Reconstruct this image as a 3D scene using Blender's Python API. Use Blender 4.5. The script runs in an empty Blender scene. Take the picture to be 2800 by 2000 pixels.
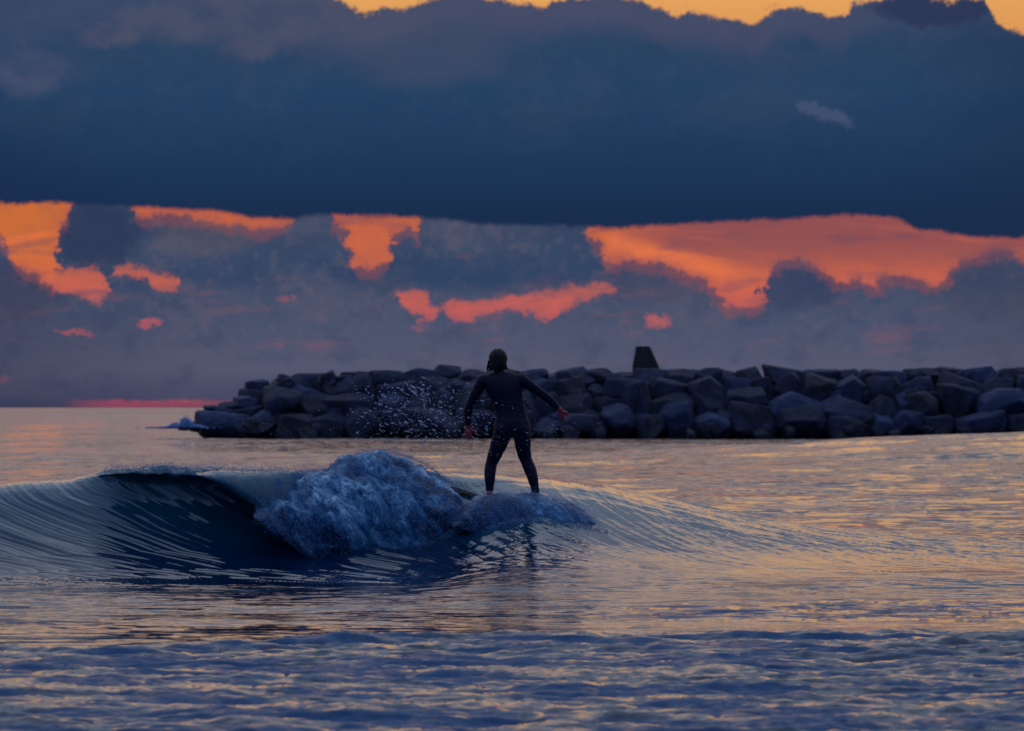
import bpy, bmesh, math, random
import numpy as np
from mathutils import Vector, Matrix, Quaternion

# ------------------------------------------------------------------ camera
F = 8160.0 / 2274.0          # focal length over sensor width
EYE = 1.75
scene = bpy.context.scene
COL = scene.collection
cam_d = bpy.data.cameras.new("camera")
cam = bpy.data.objects.new("camera", cam_d); COL.objects.link(cam)
cam.location = (0, 0, EYE); cam.rotation_euler = (math.pi/2, 0, 0)
cam_d.sensor_width = 36; cam_d.lens = 36*F
cam_d.shift_y = 93/2274
cam_d.clip_start = 0.5; cam_d.clip_end = 30000
cam_d.dof.use_dof = True; cam_d.dof.focus_distance = 39.3; cam_d.dof.aperture_fstop = 4.0
scene.camera = cam
scene.view_settings.view_transform = 'Standard'
scene.view_settings.look = 'None'
scene.view_settings.gamma = 1.0
scene.view_settings.exposure = 0.0

def at(px, py, Y):           # a point of the place seen at a pixel of the 2274 px wide photo, at distance Y
    return Vector(((px-1137)*Y/8160, Y, EYE-(py-905)*Y/8160))

def lin(r, g, b):
    def f(c):
        c /= 255.0
        return c/12.92 if c <= .04045 else ((c+.055)/1.055)**2.4
    return (f(r), f(g), f(b), 1.0)

# ------------------------------------------------------------------ node helper
class G:
    """tiny expression builder over a node tree"""
    def __init__(s, nt): s.nt = nt
    def n(s, t, **kw):
        nd = s.nt.nodes.new(t)
        for k, v in kw.items(): setattr(nd, k, v)
        return nd
    def put(s, sock, v):
        if isinstance(v, V): s.nt.links.new(v.o, sock)
        elif isinstance(v, bpy.types.NodeSocket): s.nt.links.new(v, sock)
        else: sock.default_value = v
    def m(s, op, a, b=None, c=None):
        nd = s.n('ShaderNodeMath', operation=op)
        s.put(nd.inputs[0], a)
        if b is not None: s.put(nd.inputs[1], b)
        if c is not None: s.put(nd.inputs[2], c)
        return V(s, nd.outputs[0])
    def sm(s, x, lo, hi):                     # smoothstep lo..hi -> 0..1
        nd = s.n('ShaderNodeMapRange', interpolation_type='SMOOTHSTEP')
        s.put(nd.inputs[0], x); s.put(nd.inputs[1], lo); s.put(nd.inputs[2], hi)
        return V(s, nd.outputs[0])
    def mix(s, f, a, b):
        nd = s.n('ShaderNodeMix', data_type='RGBA')
        s.put(nd.inputs[0], f); s.put(nd.inputs[6], a); s.put(nd.inputs[7], b)
        return V(s, nd.outputs[2])
    def comb(s, x, y, z):
        nd = s.n('ShaderNodeCombineXYZ')
        for i, v in enumerate((x, y, z)): s.put(nd.inputs[i], v)
        return V(s, nd.outputs[0])
    def noise(s, vec, scale=1, detail=4, rough=.55, out=0, dist=0):
        nd = s.n('ShaderNodeTexNoise')
        s.put(nd.inputs['Vector'], vec)
        nd.inputs['Scale'].default_value = scale; nd.inputs['Detail'].default_value = detail
        nd.inputs['Roughness'].default_value = rough; nd.inputs['Distortion'].default_value = dist
        return V(s, nd.outputs[out])
    def ramp(s, x, stops):
        nd = s.n('ShaderNodeValToRGB'); cr = nd.color_ramp
        while len(cr.elements) > 1: cr.elements.remove(cr.elements[-1])
        cr.elements[0].position = stops[0][0]; cr.elements[0].color = stops[0][1]
        for p, c in stops[1:]:
            e = cr.elements.new(p); e.color = c
        s.put(nd.inputs[0], x)
        return V(s, nd.outputs[0])
    def curve(s, x, pts):
        nd = s.n('ShaderNodeFloatCurve'); c = nd.mapping.curves[0]
        nd.mapping.clip_min_x = 0; nd.mapping.clip_max_x = 1; nd.mapping.clip_min_y = -1; nd.mapping.clip_max_y = 2
        c.points[0].location = pts[0]; c.points[1].location = pts[-1]
        for p in pts[1:-1]: c.points.new(*p)
        for p in c.points: p.handle_type = 'VECTOR'
        nd.mapping.update()
        s.put(nd.inputs['Value'], x)
        return V(s, nd.outputs[0])
class V:
    def __init__(s, g, o): s.g = g; s.o = o
    def __add__(s, b): return s.g.m('ADD', s, b)
    def __radd__(s, b): return s.g.m('ADD', s, b)
    def __sub__(s, b): return s.g.m('SUBTRACT', s, b)
    def __rsub__(s, b): return s.g.m('SUBTRACT', b, s)
    def __mul__(s, b): return s.g.m('MULTIPLY', s, b)
    def __rmul__(s, b): return s.g.m('MULTIPLY', s, b)
    def __truediv__(s, b): return s.g.m('DIVIDE', s, b)

# ------------------------------------------------------------------ world: dusk sky with its cloud banks
SUN_EL, SUN_AZ = math.radians(9.0), math.radians(-5.0)   # azimuth measured from +Y towards +X
W = bpy.data.worlds.new("World"); scene.world = W; W.use_nodes = True
nt = W.node_tree; nt.nodes.clear(); g = G(nt)
tc = g.n('ShaderNodeTexCoord'); sep = g.n('ShaderNodeSeparateXYZ')
nt.links.new(tc.outputs['Generated'], sep.inputs[0])
dx, dy, dz = [V(g, sep.outputs[i]) for i in range(3)]
az = g.m('ARCTAN2', dx, dy)
el = g.m('ARCSINE', dz)
PX = az*8160 + 1137              # 1 unit = 1/8160 rad, so 2274 units span the view
PY = 905 - el*8160
vec0 = g.comb(PX/100, PY/100, 3.7)
nA = g.noise(vec0, .9, 6, .62, out=1)
sA = g.n('ShaderNodeSeparateXYZ'); nt.links.new(nA.o, sA.inputs[0])
w1, w2 = V(g, sA.outputs[0])-.5, V(g, sA.outputs[1])-.5
nB = g.noise(vec0, 3.6, 5, .62, out=1)
sB = g.n('ShaderNodeSeparateXYZ'); nt.links.new(nB.o, sB.inputs[0])
v1, v2 = V(g, sB.outputs[0])-.5, V(g, sB.outputs[1])-.5
nZ = g.noise(vec0, 13, 4, .6, out=1)
sZ = g.n('ShaderNodeSeparateXYZ'); nt.links.new(nZ.o, sZ.inputs[0])  # finest billows
z1, z2 = V(g, sZ.outputs[0])-.5, V(g, sZ.outputs[1])-.5
qx = PX + w1*60 + v1*52 + z1*26
qy = PY + w2*40 + v2*40 + z2*24
qyb = PY + w2*14 + v2*16 + z2*10           # calmer: flat cloud base
X0, X1 = -300, 2574
cx = g.m('MULTIPLY_ADD', qx, 1/(X1-X0), -X0/(X1-X0))
cxb = g.m('MULTIPLY_ADD', PX+w1*14, 1/(X1-X0), -X0/(X1-X0))
def crv(pts, x=cx):              # y(px)
    P = [((a-X0)/(X1-X0), b/1000) for a, b in pts]
    return g.curve(x, P)*1000
base = crv([(-300,470),(0,456),(150,454),(300,461),(480,469),(560,484),(640,486),(725,477),(930,480),(1060,495),(1200,500),(1350,507),(1500,497),(1700,489),(1900,478),(1985,484),(2030,512),(2100,520),(2180,531),(2274,532),(2574,520)], cxb)
top = crv([(-300,-160),(400,-200),(690,-70),(740,-2),(780,18),(808,40),(850,20),(900,22),(950,4),(1000,-10),(1080,6),(1150,10),(1200,22),(1250,6),(1330,-2),(1400,4),(1450,22),(1500,40),(1560,35),(1600,46),(1640,50),(1667,70),(1700,50),(1735,28),(1780,22),(1810,36),(1850,46),(1880,44),(1890,18),(1950,8),(2000,-4),(2060,4),(2110,10),(2150,-2),(2185,10),(2196,46),(2225,72),(2274,86),(2574,60)], g.m('MULTIPLY_ADD', PX+w1*24+v1*16, 1/(X1-X0), -X0/(X1-X0)))
C = 400
gap1b = crv([(-300,480),(-40,500),(0,508),(18,545),(40,590),(80,612),(110,640),(126,646),(136,532),(150,498),(166,472),(173,C),(298,C),(306,486),(325,488),(345,476),(400,478),(445,482),(480,500),(505,508),(525,499),(560,508),(600,504),(652,490),(662,C),(722,C),(730,492),(765,502),(780,555),(792,585),(815,594),(845,590),(858,576),(868,516),(900,502),(922,522),(932,526),(941,C),(1292,C),(1302,516),(1330,545),(1350,582),(1368,584),(1385,574),(1440,584),(1500,598),(1560,615),(1590,655),(1612,682),(1660,678),(1690,668),(1698,600),(1725,578),(1785,575),(1812,590),(1840,604),(1868,626),(1890,612),(1918,615),(1932,632),(1962,618),(2000,612),(2030,625),(2080,634),(2102,620),(2122,590),(2152,572),(2200,558),(2240,560),(2262,578),(2290,600),(2574,560)])
gap2t = crv([(-300,650),(95,650),(110,612),(150,598),(200,596),(235,606),(250,640),(262,588),(300,592),(330,600),(360,609),(400,618),(415,650),(870,670),(885,648),(930,645),(945,655),(975,690),(986,668),(1090,666),(1150,660),(1180,648),(1220,640),(1300,637),(1340,631),(1362,631),(1374,670),(2574,670)])
gap2b = crv([(-300,600),(95,600),(110,645),(150,652),(190,664),(215,676),(238,664),(250,600),(262,612),(300,615),(330,626),(360,642),(400,644),(415,600),(870,600),(885,664),(905,676),(930,703),(945,709),(965,700),(975,670),(986,690),(1010,712),(1050,708),(1090,698),(1140,694),(1180,702),(1220,709),(1240,690),(1270,673),(1300,672),(1340,655),(1362,646),(1374,600),(2574,600)])
E = 12
def band(y, a, b, e=E):
    d = g.m('MINIMUM', y-a, b-y)
    return g.sm(d, -6, 5)*.55 + g.sm(d, -16, 26)*.45
def blob(cx_, cy_, rx, ry, x=qx, y=qy, s0=1.0, s1=.45):
    a = g.m('POWER', g.m('ABSOLUTE', (x-cx_)/rx), 2.0); b = g.m('POWER', g.m('ABSOLUTE', (y-cy_)/ry), 2.0)
    return g.sm(a+b, s0, s1)
gap = g.m('MAXIMUM', band(qy, 430, gap1b), band(qy, gap2t, gap2b)*.88)
for (a, b, c, d, k) in ((172,742,38,8,.6),(336,722,24,15,.7),(1460,711,30,20,.75),(618,765,16,8,.25),(637,663,22,12,.3),(0,850,22,12,.3),(1035,570,22,14,.12),(930,725,20,10,.3)):
    gap = g.m('MAXIMUM', gap, blob(a,b,c*1.15,d*.8,s0=1.35,s1=.1)*k*.85)
strip = g.sm(qyb, 886, 893)*g.sm(PX+w1*30, 120, 260)*g.sm(PX, 760, 640)
gap = g.m('MAXIMUM', gap, strip*.9)
gap = g.m('MAXIMUM', gap, g.sm(qy-top, 8, -8))
# clear sky seen through the gaps
nC = g.noise(g.comb(PX/420+PY/900, PY/34-PX/260, 1.0), 1, 3, .5)
T = g.m('MULTIPLY_ADD', PY, 1/1000, 0.0)
glow = g.ramp(T, [(0,lin(232,166,94)),(.09,lin(228,154,86)),(.3,lin(210,120,66)),(.47,lin(196,98,66)),(.56,lin(206,104,68)),(.64,lin(212,102,78)),(.70,lin(206,94,88)),(.78,lin(190,84,96)),(.905,lin(140,66,92))])
mud = g.sm(PX, 1290, 1560)*g.sm(PY+nC*60, 680, 560)*g.sm(PY, 300, 480)
glow = g.mix(mud*(.7+nC*.4), glow, lin(142,78,82))
glow = g.mix(g.sm(nC, .55, .75)*.25*g.sm(PY, 440, 560), glow, lin(240,120,66))
shaft = g.sm(g.m('ABSOLUTE', PY+nC*24-(548+(PX-1350)*.26)), 34, 4)*g.sm(PX, 1320, 1380)*g.sm(PX, 1800, 1500)
glow = g.mix(shaft*.75, glow, lin(240,122,70))
leftgold = g.sm(PX, 240, 100)*g.sm(PY, 660, 500)*g.sm(PY, 300, 440)
glow = g.mix(leftgold*.75, glow, lin(206,112,50))
streak = g.sm(g.m('ABSOLUTE', PY-(546-(PX)*.2)), 12, 2)*g.sm(PX, 165, 60)*g.sm(PX, -200, 40)
glow = g.mix(streak*.7, glow, lin(252,124,52))
# low cloud bank
nD = g.noise(g.comb(PX/260, PY/150, 9.0), 1, 6, .6)
nE = g.noise(g.comb(PX/90, PY/60, 5.0), 1, 5, .6)
low = g.ramp(T, [(.45,lin(50,62,92)),(.56,lin(56,73,102)),(.62,lin(48,68,100)),(.66,lin(66,77,104)),(.73,lin(74,82,109)),(.82,lin(84,87,112)),(.88,lin(72,73,100)),(.905,lin(62,60,88))])
low = g.mix(g.sm(nD, .42, .68)*.5, low, lin(86,88,110))
low = g.mix(g.sm(nE, .52, .34)*.3, low, lin(44,60,90))
low = g.mix(g.sm(v1+w1*.6, .02, .16)*.30*g.sm(PY, 840, 700), low, lin(98,92,108))
nW = g.noise(g.comb(PX/190, PY/46+PX/900, 12.0), 1, 5, .6)
low = g.mix(g.sm(nW, .53, .70)*g.sm(PY, 580, 650)*g.sm(PY, 860, 740)*.24, low, lin(150,88,98))
low = g.mix(g.sm(PX, 600, -200)*.5*g.sm(PY, 600, 750), low, lin(46,50,78))
low = g.mix(g.sm(PX, 1900, 2400)*.45*g.sm(PY, 600, 750), low, lin(62,68,92))
for (a, b, c, d, k, colr) in ((1760,640,105,52,.8,lin(56,66,96)),(215,525,95,80,.85,lin(42,56,86)),(460,530,120,50,.45,lin(88,86,98)),(60,640,100,70,.4,lin(60,58,82)),(2200,640,130,80,.5,lin(62,68,92)),(1060,600,330,42,.5,lin(44,66,98)),(1480,630,130,46,.5,lin(70,72,96))):
    low = g.mix(blob(a,b,c,d,s0=1.4,s1=.3)*k, low, colr)
# red rims where the gaps are near
rim = band(qy, 420, gap1b+24, 26)
low = g.mix(rim*.42*g.sm(PX, 2574, 2200), low, lin(150,78,80))
gap = gap*(1-g.sm(nW, .50, .66)*g.sm(PY, 400, 470)*.45)
glow = g.mix(g.sm(nE, .44, .62)*.22*g.sm(PY, 420, 470), glow, lin(150,84,84))
sky = g.mix(gap*.95, low, glow)
# the big blue cloud above
big = g.ramp(T, [(0,lin(58,74,104)),(.1,lin(44,68,100)),(.2,lin(37,66,100)),(.33,lin(32,58,92)),(.43,lin(27,50,84)),(.48,lin(25,46,78)),(.53,lin(24,44,76))])
big = g.mix(g.sm(nD, .40, .72)*.42*g.sm(PY, 430, 60), big, lin(68,76,104))
big = g.mix(g.sm(nE, .54, .34)*.15, big, lin(26,52,86))
big = g.mix(g.sm(v2+w1*.7, .02, .18)*.12*g.sm(PY, 430, 120), big, lin(66,82,110))
big = g.mix(g.sm(PX, 1900, 2400)*.5, big, lin(28,46,78))
big = g.mix(g.sm(PX, 350, -100)*.5*g.sm(PY, 150, 420), big, lin(24,42,76))
big = g.mix(g.sm(g.m('ABSOLUTE', qy-(top+30)), 60, 8)*.5*g.sm(PX,2300,1700), big, lin(80,80,104))
lobes = blob(640,20,270,95,s0=1.6,s1=.2)
for (a, b, c, d) in ((400,60,170,45),(560,105,70,34),(250,85,80,30)):
    lobes = g.m('MAXIMUM', lobes, blob(a,b,c,d,s0=1.6,s1=.2))
big = g.mix(lobes*(g.sm(nE,.3,.65)*.6+.3), big, lin(76,80,104))
big = g.mix(blob(62,168,95,56,s0=1.4,s1=.1)*(g.sm(nE,.3,.65)*.5+.35), big, lin(72,80,108))
big = g.mix(blob(1832,258-0,62,20,x=qx,y=qy-(PX-1832)*.30,s0=1.3,s1=.3)*.8, big, lin(68,82,114))
big = g.mix(blob(940,120,180,80,s0=1.5,s1=.2)*.4, big, lin(74,80,104))
big = g.mix(blob(2070,28,150,40,s0=1.2,s1=.4)*.9, big, lin(44,54,86))
bmask = g.sm(qyb-base, 8, -6)*g.sm(qy-top, -9, 9)
sky = g.mix(bmask, sky, big)
sky = g.mix(g.sm(g.m('ABSOLUTE', qy-(top-16)), 7, 1)*g.sm(nE,.55,.7)*.6, sky, lin(100,86,92))
# above the view: amber belt, then thin high cloud, then dull blue dusk all round
EL = el*(180/math.pi)
hi = g.ramp(g.m('MULTIPLY', EL, 1/90), [(.07,lin(232,166,94)),(.095,lin(216,172,126)),(.15,lin(198,174,160)),(.24,lin(186,186,196)),(.36,lin(190,204,226)),(.6,lin(184,206,236)),(1,lin(164,192,230))])
nF = g.noise(g.comb(az*3.0, g.m('MULTIPLY', EL, .16), 2.0), 1, 5, .55)
hi = g.mix(g.sm(nF, .5, .68)*.55*g.sm(EL, 7.5, 12), hi, lin(70,84,122))
front = g.sm(dy, -.15, .75)
nis = g.n('ShaderNodeTexSky', sky_type='NISHITA'); nis.sun_disc = False
nis.sun_elevation = SUN_EL; nis.sun_rotation = SUN_AZ; nis.air_density = 1.2; nis.dust_density = 1.0; nis.ozone_density = 3.0
hs = g.n('ShaderNodeHueSaturation'); nt.links.new(nis.outputs[0], hs.inputs['Color']); hs.inputs['Value'].default_value = .05; hs.inputs['Saturation'].default_value = 1.0
backc = g.ramp(g.m('MULTIPLY', EL, 1/90), [(0,lin(46,62,116)),(.2,lin(70,92,154)),(.5,lin(130,148,200)),(1,lin(160,176,218))])
backm = g.n('ShaderNodeMix', data_type='RGBA', blend_type='ADD'); backm.inputs[0].default_value = .35
g.put(backm.inputs[6], backc); g.put(backm.inputs[7], V(g, hs.outputs[0]))
hi = g.mix(front, V(g, backm.outputs[2]), hi)
sideways = g.sm(g.m('ABSOLUTE', az), .9, .3)
sky = g.mix(sideways, V(g, backm.outputs[2]), sky)
sky = g.mix(g.sm(qy, -10, -60)*g.sm(qy-top, 9, -9), sky, hi)
sky = g.mix(g.sm(EL, 7.4, 9.0), sky, hi)
sky = g.mix(g.sm(EL, 0, -.4), sky, lin(30,40,66))
bg = g.n('ShaderNodeBackground'); g.put(bg.inputs[0], sky); bg.inputs[1].default_value = 1.0
wo = g.n('ShaderNodeOutputWorld'); nt.links.new(bg.outputs[0], wo.inputs[0])
W.cycles.sampling_method = 'MANUAL'; W.cycles.sample_map_resolution = 1024

# ------------------------------------------------------------------ weak veiled sun
sd = bpy.data.lights.new("sun", 'SUN'); sd.energy = 0.04; sd.angle = math.radians(30); sd.color = (1, .62, .36)
so = bpy.data.objects.new("sun", sd); COL.objects.link(so)
sdir = Vector((math.sin(SUN_AZ)*math.cos(SUN_EL), math.cos(SUN_AZ)*math.cos(SUN_EL), math.sin(SUN_EL)))
so.rotation_euler = sdir.to_track_quat('Z', 'Y').to_euler(); so.location = (0, 60, 40)

# ------------------------------------------------------------------ object helpers
def tag(o, label=None, cat=None, group=None, kind=None):
    if label: o['label'] = label
    if cat: o['category'] = cat
    if group: o['group'] = group
    if kind: o['kind'] = kind
    return o
def empty(name, loc):
    o = bpy.data.objects.new(name, None); COL.objects.link(o); o.location = loc; o.empty_display_size = .3
    return o
def mesh_np(name, verts, faces, mat, parent=None, smooth=True, attrs=None):
    """verts (n,3) float array, faces (m,k) int array of equal-sized faces"""
    me = bpy.data.meshes.new(name)
    faces = np.asarray(faces, dtype=np.int32); n, k = len(verts), faces.shape[1]
    me.vertices.add(n); me.vertices.foreach_set('co', np.asarray(verts, dtype=np.float32).ravel())
    me.loops.add(faces.size); me.loops.foreach_set('vertex_index', faces.ravel())
    me.polygons.add(len(faces)); me.polygons.foreach_set('loop_start', np.arange(0, faces.size, k, dtype=np.int32))
    me.update(calc_edges=True)
    me.polygons.foreach_set('use_smooth', np.full(len(faces), smooth, dtype=bool))
    for an, av in (attrs or {}).items():
        a = me.attributes.new(an, 'FLOAT', 'POINT'); a.data.foreach_set('value', np.asarray(av, dtype=np.float32).ravel())
    me.materials.append(mat)
    o = bpy.data.objects.new(name, me); COL.objects.link(o)
    if parent: o.parent = parent
    return o
def grid_faces(nr, nc):
    i = np.arange(nr*nc).reshape(nr, nc)
    return np.stack([i[:-1,:-1], i[:-1,1:], i[1:,1:], i[1:,:-1]], -1).reshape(-1, 4)

rng = np.random.default_rng(7)
PERM = rng.permutation(4096); GA = rng.random(4096)*2*np.pi; GX, GY = np.cos(GA), np.sin(GA)
def pn(x, y, seed=0):                     # 2D gradient noise, about -.7...7
    xi = np.floor(x).astype(np.int64); yi = np.floor(y).astype(np.int64)
    fx = x-xi; fy = y-yi
    u = fx*fx*fx*(fx*(fx*6-15)+10); v = fy*fy*fy*(fy*(fy*6-15)+10)
    def gr(ix, iy, ax, ay):
        h = PERM[(PERM[(ix+seed*131) & 4095] + iy) & 4095]
        return GX[h]*ax + GY[h]*ay
    a = gr(xi, yi, fx, fy); b = gr(xi+1, yi, fx-1, fy); c = gr(xi, yi+1, fx, fy-1); d = gr(xi+1, yi+1, fx-1, fy-1)
    return (a+(b-a)*u)*(1-v) + (c+(d-c)*u)*v
def sst(x, a, b):
    t = np.clip((x-a)/(b-a), 0, 1); return t*t*(3-2*t)
def smooth_interp(x, xs, ys):             # monotone cubic through control points
    xs = np.array(xs, float); ys = np.array(ys, float)
    h = np.diff(xs); d = np.diff(ys)/h
    m = np.zeros_like(xs); m[0] = d[0]; m[-1] = d[-1]
    s = np.sign(d[:-1])*np.sign(d[1:]) > 0
    w1_ = 2*h[1:]+h[:-1]; w2_ = h[1:]+2*h[:-1]
    with np.errstate(divide='ignore', invalid='ignore'):
        hm = (w1_+w2_)/(w1_/d[:-1]+w2_/d[1:])
    m[1:-1] = np.where(s, np.nan_to_num(hm), 0)
    x = np.clip(x, xs[0], xs[-1]); i = np.clip(np.searchsorted(xs, x)-1, 0, len(h)-1)
    t = (x-xs[i])/h[i]
    return ((1+2*t)*(1-t)**2*ys[i] + t*(1-t)**2*h[i]*m[i] + t*t*(3-2*t)*ys[i+1] + t*t*(t-1)*h[i]*m[i+1])

# ------------------------------------------------------------------ materials
def new_mat(name):
    m = bpy.data.materials.new(name); m.use_nodes = True; m.node_tree.nodes.clear()
    return m, G(m.node_tree)
def out(gg, sh):
    o = gg.n('ShaderNodeOutputMaterial'); gg.nt.links.new(sh, o.inputs[0])
def principled(gg, color, rough, **kw):
    p = gg.n('ShaderNodeBsdfPrincipled'); gg.put(p.inputs['Base Color'], color); gg.put(p.inputs['Roughness'], rough)
    for k, v in kw.items(): gg.put(p.inputs[k.replace('_', ' ')], v)
    return p
def attr(gg, name):
    a = gg.n('ShaderNodeAttribute'); a.attribute_name = name; return V(gg, a.outputs['Fac'])

# sea water: perturbed normal (ripples too small for the mesh), navy body, foam by attribute
m_water, q = new_mat('sea_water')
geo = q.n('ShaderNodeNewGeometry'); pos = geo.outputs['Position']
sp = q.n('ShaderNodeSeparateXYZ'); q.nt.links.new(pos, sp.inputs[0])
x_, y_, z_ = [V(q, sp.outputs[i]) for i in range(3)]
chop = attr(q, 'chop'); foam = attr(q, 'foam')
def slope(fx, fy, seed, det=3):
    n = q.noise(q.comb(x_*fx, y_*fy, seed), 1, det, .6, out=1)
    v = q.n('ShaderNodeVectorMath', operation='SUBTRACT'); q.nt.links.new(n.o, v.inputs[0]); v.inputs[1].default_value = (.5,.5,.5)
    return V(q, v.outputs[0])
def vscale(v, k):
    n = q.n('ShaderNodeVectorMath', operation='MULTIPLY'); q.put(n.inputs[0], v)
    if isinstance(k, tuple): n.inputs[1].default_value = k
    else:
        n = q.n('ShaderNodeVectorMath', operation='SCALE'); q.put(n.inputs[0], v); q.put(n.inputs['Scale'], k)
    return V(q, n.outputs[0])
def vadd(a, b):
    n = q.n('ShaderNodeVectorMath', operation='ADD'); q.put(n.inputs[0], a); q.put(n.inputs[1], b); return V(q, n.outputs[0])
s1 = vscale(slope(2.0, 5.5, 1.3), (.6, 1.7, 0)); s2 = vscale(slope(7, 24, 5.1), (.5, 1.3, 0)); s3 = vscale(slope(.30, 1.1, 8.8), (.35, 1.1, 0))
s4 = vscale(slope(.11, .34, 3.1, 4), (.2, .75, 0))
sv = vscale(vadd(vadd(vadd(s1, s2), s3), s4), chop)
nrm = q.n('ShaderNodeVectorMath', operation='NORMALIZE'); q.put(nrm.inputs[0], vadd(V(q, geo.outputs['Normal']), sv))
WN = nrm.outputs[0]
body = q.mix(q.sm(z_, .08, .95), lin(4,34,64), lin(12,78,92))  # lighter teal with height: light through the thin crest, put into the colour
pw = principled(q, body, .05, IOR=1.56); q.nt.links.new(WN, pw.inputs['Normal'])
fn1 = q.noise(q.comb(x_*1.1, y_*3.0, z_*2), 1, 6, .62)
fn2 = q.noise(q.comb(x_*6, y_*16, z_*8), 1, 4, .6)
fmask = q.sm(foam + (fn1-.5)*2.6 + (fn2-.5)*.7, .30, .62)
fcol = q.mix(fn2, lin(4,44,88), lin(52,106,142))
pf = principled(q, fcol, .8, Specular_IOR_Level=.25); q.nt.links.new(WN, pf.inputs['Normal'])
mx = q.n('ShaderNodeMixShader'); q.put(mx.inputs[0], fmask*.8); q.nt.links.new(pw.outputs[0], mx.inputs[1]); q.nt.links.new(pf.outputs[0], mx.inputs[2])
out(q, mx.outputs[0])

# ------------------------------------------------------------------ the sea, one sheet with the breaking wave in it
def crest_Y(X): return 40.0 + .30*np.clip(X+.3, 0, None)**1.2 + .15*sst(X, -.6, .8)
_cx = (np.array([-600,0,100,200,250,350,450,560,650,700,800,1000,1150,1300,1500,1800,2274,3000])-1137)*40/8160
_ch = [.86,.91,.94,1.015,1.08,1.11,1.09,1.07,1.05,1.03,1.04,1.03,1.0,.93,.72,.42,.20,.08]
def crest_H(X): return smooth_interp(X, _cx, _ch)*(1-.5*sst(np.abs(X), 12, 40))
QA = [-8,-6,-4,-3,-2.2,-1.5,-1,-.6,-.3,-.1,.05,.15,.3,.8,1.6,3,5,8]
DA = [-8,-6,-4,-3,-2.2,-1.5,-1,-.6,-.3,-.1,.05,.15,.3,.8,1.6,3,5,8]
ZA = [0,0,0,.015,.06,.18,.36,.58,.79,.91,.965,.985,1,.93,.7,.3,.08,0]
DB = [-8,-6,-4,-2.9,-1.95,-1.15,-.58,-.22,-.06,-.05,-.14,-.26,-.12,.65,1.5,3,5,8]
ZB = [0,0,0,.01,.045,.14,.31,.52,.70,.82,.90,.93,1,.98,.75,.3,.08,0]
ZC = [0,.04,.16,.29,.46,.66,.80,.89,.94,.965,.98,.985,.99,1,.96,.80,.45,0]
UG_Z = [0,.02,.06,.2,.4,.55,.8,1.0]; UG = [4.6,3.5,2.7,1.75,1.1,.75,.25,0]
def wave_w(X):
    wb = sst(X, -4.9, -3.9)*(1-sst(X, -2.3, -1.5))
    wc = sst(X, -1.2, .4)
    return wb, wc
def swell(X, Y):
    z = .03*np.sin(Y*.9+X*.12+1)*sst(Y, 44, 60)
    z += .9*np.exp(-((Y-118)/14)**2)*sst(X, -4, 20)
    z += .10*np.exp(-((Y-35.2-.05*X)/.9)**2)*sst(X, 0, 4)
    z += .07*np.exp(-((Y-32.4+.05*X)/.8)**2)*sst(X, -1, 5)
    z += .035*np.exp(-((Y-27.8-.25*np.sin(X*.8)+1.6*sst(-X, .6, 3.2))/.45)**2)
    z += .10*np.sin(Y*.11+X*.02)*sst(Y, 60, 110)
    return z
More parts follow.
